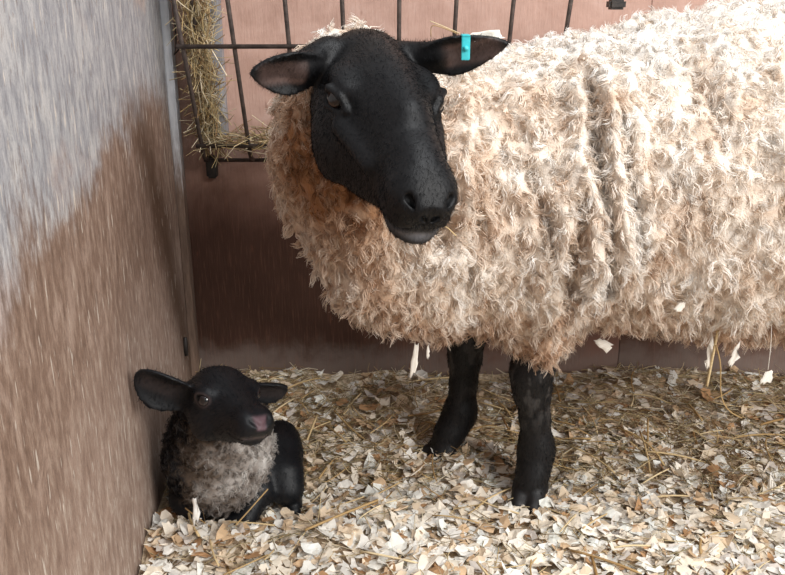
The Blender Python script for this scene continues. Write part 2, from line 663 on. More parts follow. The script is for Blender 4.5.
# ------------------------------------------------------------------ setting
BACK_Y = 1.80
WA = np.array([-0.3934, 1.0834])
WU = np.array([-0.0918, 0.9958])
WANG = math.atan2(-WU[0], WU[1])

floor = link('floor', box_mesh('floor', (-2.0, -1.2, -0.12), (2.2, 1.9, -0.05)), M_FLOOR)
tag(floor, 'concrete pen floor under the bedding', 'floor', kind='structure')

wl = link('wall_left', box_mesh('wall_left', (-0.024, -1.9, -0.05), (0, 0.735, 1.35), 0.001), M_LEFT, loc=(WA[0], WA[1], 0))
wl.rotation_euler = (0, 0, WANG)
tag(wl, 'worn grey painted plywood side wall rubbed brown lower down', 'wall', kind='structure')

wb = empty('wall_back', (0, BACK_Y, 0))
tag(wb, 'pinkish brown plywood back wall of the pen', 'wall', kind='structure')
SEAM = [-0.75, 0.521, 1.35, 2.2]
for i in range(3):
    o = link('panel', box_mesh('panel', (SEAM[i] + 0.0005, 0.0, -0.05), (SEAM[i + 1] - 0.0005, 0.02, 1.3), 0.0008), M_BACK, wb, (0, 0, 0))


def on_wall(u, out, z):
    nrm = np.array([WU[1], -WU[0]])
    p = WA + WU * u + nrm * out
    return (p[0], p[1], z)


b = link('trim_1', box_mesh('trim_1', (0, -0.022, -0.04), (0.016, 0.022, 1.35), 0.002), M_CORNER, loc=on_wall(0.69, 0.0, 0))
b.rotation_euler = (0, 0, WANG)
tag(b, 'pale grey vertical batten closing the corner of the plywood wall', 'batten', kind='structure')
b = link('trim_2', box_mesh('trim_2', (-0.386, BACK_Y - 0.03, 0.56), (-0.344, BACK_Y, 1.3), 0.003), M_POST)
tag(b, 'weathered grey timber batten behind the hay in the corner', 'batten', kind='structure')
b = link('bolt', tube_mesh('bolt', [(0, 0, 0), (0.007, 0, 0), (0.0072, 0, 0)], [0.011, 0.011, 0.007], 12), M_DARKSTEEL, wl, (0.0005, 0.608, 0.12))
b.scale = (1, 0.75, 2.0)
b['label'] = 'dark oval bolt head low on the side wall'


# ------------------------------------------------------------------ bedding height
def bed_h(x, y):
    P = np.stack([np.asarray(x, float), np.asarray(y, float), np.zeros_like(np.asarray(x, float))], -1)
    h = 0.012 * vnoise(P, 7, 3) + 0.010 * vnoise(P, 16, 5) + 0.003 * vnoise(P, 45, 6)
    # drift against the back wall, hollow round the near hoof
    h = h + 0.018 * smoothstep(1.5, 1.75, P[..., 1]) * (0.6 + 0.6 * vnoise(P, 5, 9))
    h = h + 0.030 * np.exp(-(((P[..., 0] - 0.04) / 0.09) ** 2 + ((P[..., 1] - 1.64) / 0.07) ** 2))
    h = h + 0.022 * np.exp(-(((P[..., 0] - 0.50) / 0.07) ** 2 + ((P[..., 1] - 1.72) / 0.06) ** 2))
    h = h - 0.016 * np.exp(-(((P[..., 0] - 0.20) / 0.06) ** 2 + ((P[..., 1] - 1.33) / 0.07) ** 2))
    h = h - 0.02 * np.exp(-(((P[..., 0] + 0.29) / 0.09) ** 2 + ((P[..., 1] - 1.30) / 0.09) ** 2))
    h = h + 0.012 * np.exp(-(((P[..., 0] - 0.235) / 0.05) ** 2 + ((P[..., 1] - 1.265) / 0.03) ** 2))
    h = h + 0.008 * np.exp(-(((P[..., 0] - 0.075) / 0.04) ** 2 + ((P[..., 1] - 1.40) / 0.03) ** 2))
    h = h + 0.012 * np.exp(-(((P[..., 0] + 0.29) / 0.10) ** 2 + ((P[..., 1] - 1.165) / 0.035) ** 2))
    return h - 0.004


def in_pen(x, y, m=0.0):
    wx = WA[0] + (y - WA[1]) * WU[0] / WU[1]
    return (x > wx + m) & (y < BACK_Y - m)


gx = np.linspace(-0.62, 1.5, 213)
gy = np.linspace(0.45, BACK_Y, 136)
GX, GY = np.meshgrid(gx, gy, indexing='ij')
GXc = np.maximum(GX, WA[0] + (GY - WA[1]) * WU[0] / WU[1] + 0.001)
BV = np.stack([GXc, GY, bed_h(GXc, GY)], -1).reshape(-1, 3)
ii, jj = np.meshgrid(np.arange(212), np.arange(135), indexing='ij')
k0 = ii * 136 + jj
BQ = np.stack([k0, k0 + 136, k0 + 137, k0 + 1], -1).reshape(-1, 4)
bed = link('bedding', mesh_np('bedding', BV, BQ), M_BED)
tag(bed, 'fine litter of straw dust and sawdust covering the pen floor', 'bedding', kind='stuff')

# ------------------------------------------------------------------ EWE
EWE_Y = 1.385
HR = np.array([[0.9549, 0.2503, 0.1599], [0.2895, -0.9046, -0.3129], [-0.0663, -0.3451, 0.9362]])
HT = np.array([-0.0351, 1.1252, 0.7454])
HS = 1.12
hp = rot_frame(HR, HT, HS)
EWE = empty('ewe', (0.236, 1.312, 0))
tag(EWE, 'black-faced ewe with shaggy cream fleece and a turquoise ear tag', 'sheep')

EAR_L = dict(root=at_y(428, 57, 1.11), tip=at_y(509, 44, 1.08))
EAR_R = dict(root=at_y(316, 66, 1.08), tip=at_y(249, 72, 1.03))


def build_ewe_head():
    f = Field((-0.27, 0.80, 0.50), (0.20, 1.34, 0.88), 0.0026)
    nodes = [(-0.045, .020, .010, -.040), (-0.03, .040, .026, -.055), (0.0, .056, .036, -.075), (0.035, .061, .044, -.096), (0.075, .061, .048, -.106),
             (0.11, .054, .047, -.102), (0.15, .043, .042, -.086), (0.19, .0345, .035, -.068), (0.222, .030, .031, -.057),
             (0.248, .028, .023, -.049), (0.266, .021, .006, -.036), (0.275, .010, -.008, -.024)]
    f.op(loft_fn(nodes, HR, HT, HS, 2.25), HT - 0.36, HT + 0.36, 0.01)
    Rl = HR
    E = lambda c, r, k=.014, sub=False: f.ell(hp(*c), np.array(r) * HS, Rl, k * HS, sub)
    C = lambda a, b, ra, rb, k=.012, sub=False: f.cap(hp(*a), hp(*b), ra * HS, rb * HS, k * HS, sub)
    for s in (-1, 1):
        E((s * .046, .078, .024), (.014, .030, .010))                 # brow
        E((s * .044, .058, -.060), (.020, .052, .040))                # cheek
        C((s * .050, .115, -.010), (s * .036, .185, -.016), .011, .008)  # facial crest
        E((s * .015, .243, -.010), (.017, .026, .020))                # nostril wing
        E((s * .015, .232, -.036), (.016, .030, .015))                # upper lip
        C((s * .056, .125, .014), (s * .043, .18, .012), .008, .006, .016, True)   # hollow beside the nose bridge
    C((0, .03, .034), (0, .17, .034), .016, .013, .02)                # bridge
    E((0, .0, .026), (.036, .035, .020))                              # poll
    E((0, .232, -.054), (.024, .030, .011), .008)                     # chin / lower lip
    f.chain([((hp(0, -.01, -.035)), .06), (hp(0, -.10, -.09), .075)], 0.03)   # neck stump under the wool
    for s in (-1, 1):
        # eye socket, nostril, mouth
        f.ell(hp(s * .0625, .094, .012), np.array((.013, .0190, .0092)) * HS, Rl, .004, True)
        A_, D_ = (s * .060, .076, .011), (s * .0475, .117, .008)
        for B_, C__ in (((s * .0635, .090, .0205), (s * .055, .107, .0190)), ((s * .0635, .091, .0015), (s * .0545, .109, .0015))):
            for a, b_ in ((A_, B_), (B_, C__), (C__, D_)): C(a, b_, .0036, .0034, .004)
        C((s * .008, .271, -.017), (s * .020, .264, -.003), .0026, .0040, .004, True)
        C((s * .004, .272, -.020), (s * .001, .268, -.036), .0018, .0018, .004, True)
        pts = [(0, .270, -.037), (s * .016, .262, -.041), (s * .028, .243, -.044), (s * .034, .215, -.043), (s * .037, .190, -.038)]
        for a, b_ in zip(pts[:-1], pts[1:]): C(a, b_, .0032, .0030, .003, True)
    # ears
    fn, lo, hi = leaf_fn(EAR_L['root'], EAR_L['tip'], (-0.05, -0.95, -0.28), 0.025, 0.0042, 0.012, 0.004, 0.34, 1.6, 0.8)
    f.op(fn, lo, hi, 0.012)
    fn, lo, hi = leaf_fn(EAR_R['root'], EAR_R['tip'], (-0.30, -0.85, -0.25), 0.028, 0.0042, 0.014, -0.004, 0.45, 1.7, 0.7)
    f.op(fn, lo, hi, 0.012)
    f.cap(hp(.046, .002, .020), EAR_L['root'] + (EAR_L['tip'] - EAR_L['root']) * .15, .020, .016, .012)
    f.cap(hp(-.046, .002, .020), EAR_R['root'] + (EAR_R['tip'] - EAR_R['root']) * .25, .021, .018, .012)
    V, Q = f.mesh(1)
    Nn = normals(V, Q)
    col = np.tile(np.array(srgb(15, 15, 17)), (len(V), 1))
    # faint brown-grey on the brow, greyer lips, brown poll
    loc = (V - HT) @ HR / HS
    br = np.exp(-((loc[:, 1] - 0.045) / 0.035) ** 2 - (loc[:, 0] / 0.03) ** 2) * (loc[:, 2] > 0)
    col += br[:, None] * np.array([.010, .008, .006]) * (0.6 + 0.6 * vnoise(V, 140, 2)[:, None])
    lip = np.exp(-((loc[:, 2] + .048) / .005) ** 2) * (loc[:, 1] > 0.215) * smoothstep(.05, 0, np.abs(loc[:, 0]))
    col += lip[:, None] * np.array([.13, .125, .13])
    pl = smoothstep(.015, -.02, loc[:, 1]) * (np.linalg.norm(loc[:, [0, 2]], axis=1) < .08)
    col += pl[:, None] * np.array([.020, .012, .006])
    # hollow of the ears: bare brownish-pink skin
    for E_, n_ in ((EAR_L, (-0.05, -0.95, -0.28)), (EAR_R, (-0.30, -0.85, -0.25))):
        a = E_['tip'] - E_['root']
        L = np.linalg.norm(a)
        a = a / L
        n_ = np.array(n_)
        n_ = n_ - a * (n_ @ a)
        n_ /= np.linalg.norm(n_)
        D = V - E_['root']
        t = D @ a / L
        y = D @ np.cross(n_, a)
        z = D @ n_
        m = smoothstep(.18, .3, t) * smoothstep(.98, .8, t) * smoothstep(.018, .010, np.abs(y)) * smoothstep(.2, .6, Nn @ n_) * (np.abs(z) < .02)
        m = m * (.55 + .45 * smoothstep(-.3, .3, vnoise(np.stack([t * 2.2, y * 130, 0 * y], 1), 1.0, 8)))
        col = col * (1 - m[:, None]) + m[:, None] * np.array(srgb(98, 78, 72))
    return V, Q, np.maximum(col, 0.002)


HOOF = np.array(srgb(30, 28, 28))


def build_ewe_legs():
    f = Field((-0.02, 1.20, -0.04), (0.375, 1.60, 0.62), 0.0045)
    # torso and forequarters carried under the fleece
    f.ell((0.45, EWE_Y, 0.55), (0.44, 0.17, 0.18), k=.03)
    legs = []

    def leg(nodes, hoof, toe):
        f.chain(nodes, 0.018)
        h = np.array(hoof, float)
        t = np.array(toe, float)
        side = np.cross(t, [0, 0, 1])
        side /= np.linalg.norm(side)
        for s in (-1, 1):
            c = h + side * s * 0.0135
            f.cap(c + [0, 0, .012] - t * .012, c + t * .026 + [0, 0, -.006], .0185, .0135, .006)
            f.cap(c - t * .02 + [0, 0, .030], c - t * .028 + [0, 0, .026], .007, .005, .006)     # dew claws
        f.cap(h - [0, 0, .02] + t * .01, h + t * .05, .0035, .003, .004, True)
    leg([((.275, 1.33, .46), .065), ((.250, 1.318, .31), .042), ((.234, 1.305, .238), .0335), ((.237, 1.307, .20), .029), ((.245, 1.312, .15), .0235), ((.251, 1.315, .10), .026),
         ((.252, 1.315, .078), .0285), ((.246, 1.302, .048), .0255), ((.241, 1.292, .028), .024)], (.238, 1.285, .010), (-.35, -.93, 0))
    leg([((.16, 1.43, .46), .065), ((.142, 1.44, .32), .042), ((.134, 1.440, .245), .0325), ((.134, 1.444, .20), .028), ((.133, 1.447, .15), .023), ((.130, 1.447, .10), .026),
         ((.127, 1.447, .082), .028), ((.110, 1.438, .052), .026), ((.098, 1.432, .030), .025)], (.088, 1.428, .010), (-.94, -.34, 0))
    for y, x in ((1.29, .84), (1.48, .90)):
        leg([((x - .05, y, .50), .10), ((x - .03, y, .38), .06), ((x + .045, y, .285), .036), ((x + .03, y, .20), .027), ((x + .02, y, .12), .025), ((x + .015, y, .08), .028),
             ((x - .005, y, .05), .026), ((x - .012, y, .03), .025)], (x - .02, y, .010), (-1, 0, 0))
    V, Q = f.mesh(1)
    col = np.tile(np.array(srgb(22, 21, 22)), (len(V), 1))
    g = smoothstep(.10, .20, V[:, 2]) * smoothstep(.32, .22, V[:, 2]) * (vnoise(V * [1, 1, .35], 120, 4) > .15)
    col += g[:, None] * np.array([.035, .032, .030])
    hf = smoothstep(.030, .018, V[:, 2])[:, None]
    col = col * (1 - hf) + HOOF * hf
    return V, Q, col


hv, hq, hc = build_ewe_head()
lv, lq, lc = build_ewe_legs()
ewe_body = link('body', mesh_np('ewe_body', np.vstack([hv, lv]), np.vstack([hq, lq + len(hv)]), col=np.vstack([hc, lc])), M_FUR, EWE)
ewe_body['label'] = 'short black hair of face, ears and legs'


def lash_field(V, Q, tris_mask=None):
    pass


def sample_surface(V, Q, n, weight=None):
    T = np.vstack([Q[:, [0, 1, 2]], Q[:, [0, 2, 3]]])
    a = np.linalg.norm(np.cross(V[T[:, 1]] - V[T[:, 0]], V[T[:, 2]] - V[T[:, 0]]), axis=1)
    if weight is not None: a = a * weight[T].mean(1)
    c = np.cumsum(a)
    t = T[np.searchsorted(c, rng.random(n) * c[-1])]
    r1, r2 = rng.random(n), rng.random(n)
    s = np.sqrt(r1)
    W = np.stack([1 - s, s * (1 - r2), s * r2], 1)
    return t, W


def bary(t, W, A):
    return (A[t] * W[:, :, None]).sum(1)


def unit(v):
    return v / (np.linalg.norm(v, axis=-1, keepdims=True) + 1e-12)


def ribbons(paths, width, colr):
    """paths (n, m, 3), width (n, m), colr (n, m, 3) -> tapered strips ending in a point"""
    n, m, _ = paths.shape
    T = np.gradient(paths, axis=1)
    rv = unit(rng.normal(size=(n, 1, 3)))
    B = unit(np.cross(unit(T), rv))
    L = paths - B * width[..., None] * 0.5
    R = paths + B * width[..., None] * 0.5
    V = np.stack([L, R], 2).reshape(n, m * 2, 3)
    C = np.repeat(colr, 2, axis=1)
    base = (np.arange(n) * m * 2)[:, None]
    k = np.arange(m - 1)[None] * 2
    Q = np.stack([base + k, base + k + 1, base + k + 3, base + k + 2], -1).reshape(-1, 4)
    return V.reshape(-1, 3), Q, C.reshape(-1, 3)


def build_fleece():
    f = Field((-0.30, 1.00, 0.20), (1.16, 1.70, 0.90), 0.0075)
    # trunk: local y runs along +X (chest to rump), lateral = Y
    Rb = np.array([[0, 1, 0], [1, 0, 0], [0, 0, 1]], float)
    nodes = [(-0.06, .04, .57, .45), (-0.025, .10, .64, .395), (0.03, .165, .70, .300), (0.10, .205, .735, .296), (0.22, .225, .755, .310), (0.35, .238, .787, .318), (0.55, .252, .826, .290),
             (0.75, .255, .845, .296), (0.90, .23, .832, .37), (1.0, .17, .765, .44), (1.06, .09, .69, .52)]
    f.op(loft_fn(nodes, Rb, np.array([0, EWE_Y, 0]), 1.0, 2.15, 12), (-0.2, 1.05, .2), (1.16, 1.70, .9), 0.02)
    f.chain([((0.085, 1.36, .53), .180), ((-0.025, 1.27, .60), .140), ((-0.055, 1.225, .655), .102)], 0.05)
    f.ell((0.025, 1.30, .470), (.145, .14, .145), k=.04)
    f.cap(hp(-.008, -.040, -.030), (-0.055, 1.24, .64), .068, .105, .03)
    # woolly tops of the legs
    f.cap((.245, 1.30, .41), (.236, 1.300, .318), .075, .050, .05)
    f.cap((.150, 1.42, .40), (.14, 1.43, .335), .075, .045, .05)
    for y, x in ((1.29, .84), (1.48, .90)): f.cap((x, y, .46), (x + .0, y, .36), .10, .06, .05)
    V, Q = f.mesh(2)
    Nn = normals(V, Q)
    # folds of the fleece: (x, z) lines on the near flank
    def fold(pts, wid, dep):
        P = np.array([at_y(px, py, 1.17) for px, py in pts])
        d = np.full(len(V), 9.0)
        for a, b_ in zip(P[:-1], P[1:]):
            ab = (b_ - a)[[0, 2]]
            t = np.clip(((V[:, [0, 2]] - a[[0, 2]]) @ ab) / (ab @ ab), 0, 1)
            d = np.minimum(d, np.linalg.norm(V[:, [0, 2]] - a[[0, 2]] - t[:, None] * ab, axis=1))
        d = d + 0.006 * vnoise(V, 30, 5)
        m = (V[:, 1] < EWE_Y - 0.02)
        return m * dep * (np.exp(-(d / wid) ** 2) - 0.45 * np.exp(-((d - 2.2 * wid) / (1.4 * wid)) ** 2))
    D = np.zeros(len(V))
    D -= fold([(603, 90), (598, 150), (606, 215), (612, 290)], .009, .026)
    D -= fold([(628, 95), (626, 160), (634, 215), (640, 260)], .008, .018)
    D -= fold([(585, 200), (575, 250), (572, 315)], .011, .026)
    D -= fold([(448, 60), (452, 110), (446, 170), (440, 240)], .011, .034)
    D -= fold([(530, 170), (548, 230), (560, 290)], .008, .012)
    D -= fold([(690, 40), (720, 110), (725, 160)], .008, .010)
    D -= fold([(478, 200), (470, 260), (480, 310)], .008, .012)
    lump = 0.009 * vnoise(V * [1, 1, .7], 18, 1) + 0.010 * vnoise(V * [1, 1, .7], 42, 2) + 0.007 * vnoise(V * [1, 1, .7], 72, 3)
    V = V + Nn * (D + lump)[:, None]
    Nn = normals(V, Q)
    return V, Q, Nn


def wool_tone(P):
    """0..1 tan-ness of the wool: greasy tan round throat, neck and brisket"""
    neck = smoothstep(0.16, -0.12, P[:, 0]) * smoothstep(0.30, 0.42, P[:, 2])
    throat = np.exp(-(np.linalg.norm((P - np.array([-0.08, 1.12, .62])) / [.10, .12, .12], axis=1)) ** 2)
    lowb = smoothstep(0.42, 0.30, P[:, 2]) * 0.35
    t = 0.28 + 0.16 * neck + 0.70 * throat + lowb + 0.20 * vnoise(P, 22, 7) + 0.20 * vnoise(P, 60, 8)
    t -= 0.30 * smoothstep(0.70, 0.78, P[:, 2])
    return np.clip(t, 0, 1)


WOOL = np.array([srgb(250, 246, 241), srgb(238, 224, 209), srgb(210, 181, 156), srgb(160, 114, 78)])


def wool_col(t):
    x = np.clip(t, 0, 1) * 3
    i = np.minimum(x.astype(int), 2)
    f = (x - i)[:, None]
    return WOOL[i] * (1 - f) + WOOL[i + 1] * f


fv, fq, fn_ = build_fleece()
fleece = link('fleece', mesh_np('fleece', fv, fq, col=wool_col(wool_tone(fv) + 0.12)), M_FLEECE, EWE)
fleece['label'] = 'shaggy cream fleece, tan at the throat'


def wool_locks(V, Q, Nn, n_lock, n_strand, length, lockr, width, tone, colfn, weight, m=5, sag=0.75, curl=0.0025, rise=0.5, wave=9):
    t, W = sample_surface(V, Q, n_lock, weight)
    LP, LN = bary(t, W, V), unit(bary(t, W, Nn))
    kd = KDTree(n_lock)
    for i, p in enumerate(LP): kd.insert(p, i)
    kd.balance()
    down = np.array([0, 0, -1.0])
    flow = down - LN * (LN @ down)[:, None]
    LD = unit(LN * rise + flow * sag + 0.42 * rng.normal(size=(n_lock, 3)))
    Llen = length * (0.65 + 0.7 * rng.random(n_lock))
    Lph = rng.random(n_lock) * 6.28
    Ls1 = unit(np.cross(LD, rng.normal(size=(n_lock, 3))))
    Ls2 = np.cross(LD, Ls1)
    Lc = rng.normal(size=n_lock)
    t, W = sample_surface(V, Q, n_strand, weight)
    P, PN = bary(t, W, V), unit(bary(t, W, Nn))
    own = np.array([kd.find(p)[1] for p in P])
    off = P - LP[own]
    s = np.linspace(0, 1, m)[None, :, None]
    D = LD[own][:, None]
    le = (Llen[own] * (0.75 + 0.5 * rng.random(n_strand)))[:, None, None]
    conv = 1 - 0.80 * s ** 1.1
    path = LP[own][:, None] + off[:, None] * conv + D * s * le - PN[:, None] * 0.002
    path = path + down[None, None] * (s ** 2) * le * 0.22
    ph = Lph[own][:, None, None] + rng.normal(size=(n_strand, 1, 1)) * 0.5
    amp = curl * (0.3 + s)
    path = path + Ls1[own][:, None] * amp * np.sin(s * wave + ph) + Ls2[own][:, None] * amp * np.cos(s * wave + ph)
    path = path + rng.normal(size=(n_strand, 1, 3)) * 0.0018 * s
    w = width * (0.7 + 0.6 * rng.random((n_strand, 1))) * np.array([1.0, 1.0, .9, .7, .25])[None, :m]
    tt = tone(P) + 0.09 * Lc[own] + 0.02 * rng.normal(size=n_strand)
    cc = np.stack([colfn(tt + 0.11 - 0.20 * x) for x in np.linspace(0, 1, m)], 1)
    return ribbons(path, w, cc)


wgt = 0.35 + 0.65 * (fn_[:, 1] < 0.25) * (fv[:, 0] < 0.75)
wgt = wgt * (fv[:, 2] > 0.2)
V_, Q_, C_ = wool_locks(fv, fq, fn_, 15000, 190000, 0.016, 0.008, 0.0013, wool_tone, wool_col, wgt, curl=.0042, rise=.34, wave=5.2)
# none of the wool may cover the face
loc = (V_ - HT) @ HR / HS
wl_o = link('wool_locks', mesh_np('wool_locks', V_, Q_, col=C_), M_LOCK, fleece, (0, 0, 0))
tag(wl_o, kind='stuff')


# eyes
def eye_material(name, iris, pupil, rim):
    m, nt, bs = mat_new(name)
    co = nt.nodes.new('ShaderNodeTexCoord').outputs['Object']
    sep = nt.nodes.new('ShaderNodeSeparateXYZ')
    nt.links.new(mapping(nt, co, (1, 1, 1)), sep.inputs[0])
    px_ = math_n(nt, 'MULTIPLY', sep.outputs[1], sep.outputs[1])
    pz_ = math_n(nt, 'MULTIPLY', sep.outputs[2], sep.outputs[2])
    r = math_n(nt, 'SQRT', math_n(nt, 'ADD', px_, pz_))
    pr = math_n(nt, 'SQRT', math_n(nt, 'ADD', math_n(nt, 'MULTIPLY', px_, 0.28), math_n(nt, 'MULTIPLY', pz_, 2.2)))
    c = mix(nt, maprange(nt, r, 0.62, 0.72), iris, rim)
    c = mix(nt, maprange(nt, pr, 0.46, 0.38), c, pupil)
    nt.links.new(c, bs.inputs['Base Color'])
    bs.inputs['Roughness'].default_value = 0.08
    bs.inputs['Coat Weight'].default_value = 0.6
    return m


def sphere_unit(name, nu=24, nv=14):
    import bmesh
    bm = bmesh.new()
    bmesh.ops.create_uvsphere(bm, u_segments=nu, v_segments=nv, radius=1)
    me = bpy.data.meshes.new(name)
    bm.to_mesh(me)
    bm.free()
    me.polygons.foreach_set('use_smooth', np.ones(len(me.polygons), bool))
    return me


M_EYE = eye_material('amber_brown_eye', srgb(40, 22, 11), srgb(4, 3, 4), srgb(12, 9, 8))
M_LEYE = eye_material('dark_lamb_eye', srgb(26, 23, 27), srgb(8, 8, 10), srgb(40, 34, 34))


def put_eye(parent, pos, outdir, fwd, radius, mat, name='eye'):
    o = link(name, sphere_unit('eye'), mat, parent, tuple(np.array(pos) - np.array(parent.location)))
    x = unit(np.array(outdir, float))
    y = np.array(fwd, float)
    y = unit(y - x * (x @ y))
    z = np.cross(x, y)
    o.rotation_euler = Matrix(np.array([x, y, z]).T.tolist()).to_euler()
    o.scale = (radius,) * 3
    return o


for s in (-1, 1):
    put_eye(EWE, hp(s * .0510, .094, .011), HR @ np.array([s * .75, .62, .1]), HR @ np.array([0, 1, 0]), .0135 * HS, M_EYE)

# ear tag: folded turquoise plastic strip with a rivet
M_TAG = simple_mat('turquoise_plastic', srgb(40, 176, 186), srgb(86, 214, 220), 40, 0.35, bstr=0.05)
c0, c1 = at_y(465.5, 36, 1.068), at_y(465.5, 60, 1.062)
tagm = box_mesh('ear_tag', (c0[0] - .0052, c0[1] - .010, c1[2]), (c0[0] + .0052, c0[1] - .0075, c0[2]), .0008)
et = link('ear_tag', tagm, M_TAG, EWE)
et['label'] = 'turquoise plastic ear tag'
fold_ = box_mesh('tag_fold', (c0[0] - .0052, c0[1] - .010, c0[2] - .001), (c0[0] + .0052, c0[1] + .014, c0[2] + .002), .0008)
link('tag_fold', fold_, M_TAG, et, (0, 0, 0))
mid_ = (c0 + c1) / 2
link('rivet', tube_mesh('rivet', [mid_ + [0, -.0125, 0], mid_ + [0, -.0095, 0], mid_ + [0, .004, 0]], [.0022, .0034, .002], 10), M_TAG, et, (0, 0, 0))

# ------------------------------------------------------------------ LAMB
LR = np.array([[0.7961, 0.6051, 0.0077], [0.5823, -0.7694, 0.2626], [-0.1648, 0.2045, 0.9649]])
LT = np.array([-0.2850, 1.2073, 0.2400])
LS = 1.22
lp = rot_frame(LR, LT, LS)
LAMB = empty('lamb', (-0.29, 1.27, 0))
tag(LAMB, 'small black lamb with grey woolly chest lying against the side wall', 'lamb')
LE_R = dict(root=at_y(194, 397, 1.18), tip=at_y(135, 374, 1.16), n=(0.35, -0.80, -0.45))
LE_L = dict(root=at_y(244, 388, 1.235), tip=at_y(288, 389, 1.24), n=(0.30, -0.80, -0.35))


def build_lamb():
    f = Field((-0.42, 1.00, -0.03), (-0.10, 1.60, 0.34), 0.0027)
    nodes = [(-0.030, .012, .006, -.014), (-0.018, .027, .020, -.030), (0.0, .036, .031, -.038), (0.028, .0405, .038, -.046), (0.055, .037, .033, -.047), (0.078, .029, .021, -.043),
             (0.100, .0245, .012, -.037), (0.118, .0215, .005, -.032), (0.130, .014, -.004, -.025), (0.135, .006, -.009, -.018)]
    f.op(loft_fn(nodes, LR, LT, LS, 2.2, 8), LT - .2, LT + .2, .008)
    E = lambda c, r, k=.01, sub=False: f.ell(lp(*c), np.array(r) * LS, LR, k * LS, sub)
    C = lambda a, b_, ra, rb, k=.008, sub=False: f.cap(lp(*a), lp(*b_), ra * LS, rb * LS, k * LS, sub)
    for s in (-1, 1):
        E((s * .031, .046, .016), (.012, .018, .011))
        E((s * .028, .035, -.024), (.013, .028, .022))
        E((s * .011, .115, -.010), (.011, .016, .013))
        E((s * .012, .108, -.022), (.010, .018, .010))
    E((0, .020, .022), (.030, .032, .020), .012)
    E((0, .104, -.034), (.014, .018, .007), .005)
    for s in (-1, 1):
        f.ell(lp(s * .0390, .054, .009), np.array((.008, .0100, .0066)) * LS, LR, .003, True)
        C((s * .0045, .1345, -.012), (s * .0115, .131, -.005), .0020, .0030, .003, True)
        pts = [(0, .133, -.0255), (s * .010, .128, -.027), (s * .017, .114, -.028), (s * .021, .096, -.025)]
        for a, b_ in zip(pts[:-1], pts[1:]): C(a, b_, .0020, .0018, .002, True)
    for e, w, cp in ((LE_R, .036, .018), (LE_L, .023, .012)):
        fn, lo, hi = leaf_fn(e['root'], e['tip'], e['n'], w, .0036, cp, 0.0, 0.5)
        f.op(fn, lo, hi, .008)
    C((-.031, .0, .008), tuple(((LE_R['root'] - LT) @ LR) / LS), .014, .012, .01)
    C((.031, .0, .008), tuple(((LE_L['root'] - LT) @ LR) / LS), .014, .011, .01)
    # neck, chest and trunk under the wool
    f.chain([(lp(0, -.005, -.012), .036), ((-.292, 1.245, .17), .050), ((-.298, 1.29, .11), .070)], .02)
    f.chain([((-.298, 1.29, .095), .074), ((-.312, 1.39, .080), .070), ((-.310, 1.46, .068), .060)], .02)
    # folded fore legs
    f.chain([((-.362, 1.29, .07), .026), ((-.356, 1.245, .028), .021), ((-.330, 1.212, .008), .016), ((-.335, 1.255, .006), .013)], .01)
    f.chain([((-.232, 1.29, .075), .030), ((-.226, 1.255, .040), .025), ((-.246, 1.218, .010), .018), ((-.278, 1.205, .003), .014)], .01)
    f.chain([((-.246, 1.218, .010), .017), ((-.235, 1.25, .012), .013), ((-.225, 1.285, .012), .014)], .008)
    # hind leg drawn up on the right, other one under the belly
    f.ell((-.205, 1.355, .060), (.040, .070, .048), k=.02)
    f.chain([((-.198, 1.330, .064), .036), ((-.187, 1.290, .052), .028), ((-.180, 1.272, .030), .022), ((-.178, 1.30, .012), .014)], .02)
    f.chain([((-.178, 1.30, .012), .013), ((-.172, 1.268, .004), .014), ((-.168, 1.252, .000), .011)], .008)
    f.chain([((-.33, 1.42, .05), .035), ((-.355, 1.36, .03), .02), ((-.35, 1.30, .015), .014)], .012)
    f.chain([((-.30, 1.51, .085), .020), ((-.295, 1.535, .05), .014), ((-.292, 1.54, .015), .009)], .012)   # tail
    V, Q = f.mesh(1)
    Nn = normals(V, Q)
    col = np.tile(np.array(srgb(15, 17, 21)), (len(V), 1))
    loc = (V - LT) @ LR / LS
    # pink-grey nose leather and pale lip edge
    nose = smoothstep(.126, .132, loc[:, 1]) * smoothstep(.008, .004, np.abs(np.abs(loc[:, 0]) - .004 * smoothstep(-.014, 0, loc[:, 2]))) * smoothstep(-.020, -.016, loc[:, 2]) * smoothstep(.003, -.003, loc[:, 2])
    col = col * (1 - .42 * nose[:, None]) + .42 * nose[:, None] * np.array(srgb(140, 108, 116))
    lip = np.exp(-((loc[:, 2] + .0285) / .0022) ** 2) * (loc[:, 1] > .118)
    col += .3 * lip[:, None] * np.array(srgb(120, 104, 100))
    for s in (-1, 1):
        de = np.linalg.norm((loc - [s * .039, .054, .009]) / [.012, .0125, .0088], axis=1)
        ring = np.exp(-((de - 1.0) / .14) ** 2) * .40
        col = col * (1 - ring[:, None]) + ring[:, None] * np.array(srgb(106, 92, 92))
    for e in (LE_R, LE_L):
        a = e['tip'] - e['root']
        L = np.linalg.norm(a)
        a = a / L
        n_ = np.array(e['n'], float)
        n_ -= a * (n_ @ a)
        n_ /= np.linalg.norm(n_)
        D = V - e['root']
        t = D @ a / L
        y = D @ np.cross(n_, a)
        m = smoothstep(.15, .4, t) * smoothstep(1, .8, t) * smoothstep(.018, .008, np.abs(y)) * smoothstep(.2, .6, Nn @ n_) * .5
        col = col * (1 - m[:, None]) + m[:, None] * np.array(srgb(60, 52, 52))
    return V, Q, col


bv, bq, bc = build_lamb()
lamb_body = link('body', mesh_np('lamb_body', bv, bq, col=bc), M_FUR, LAMB)
lamb_body['label'] = 'black hair of face, ears and legs'


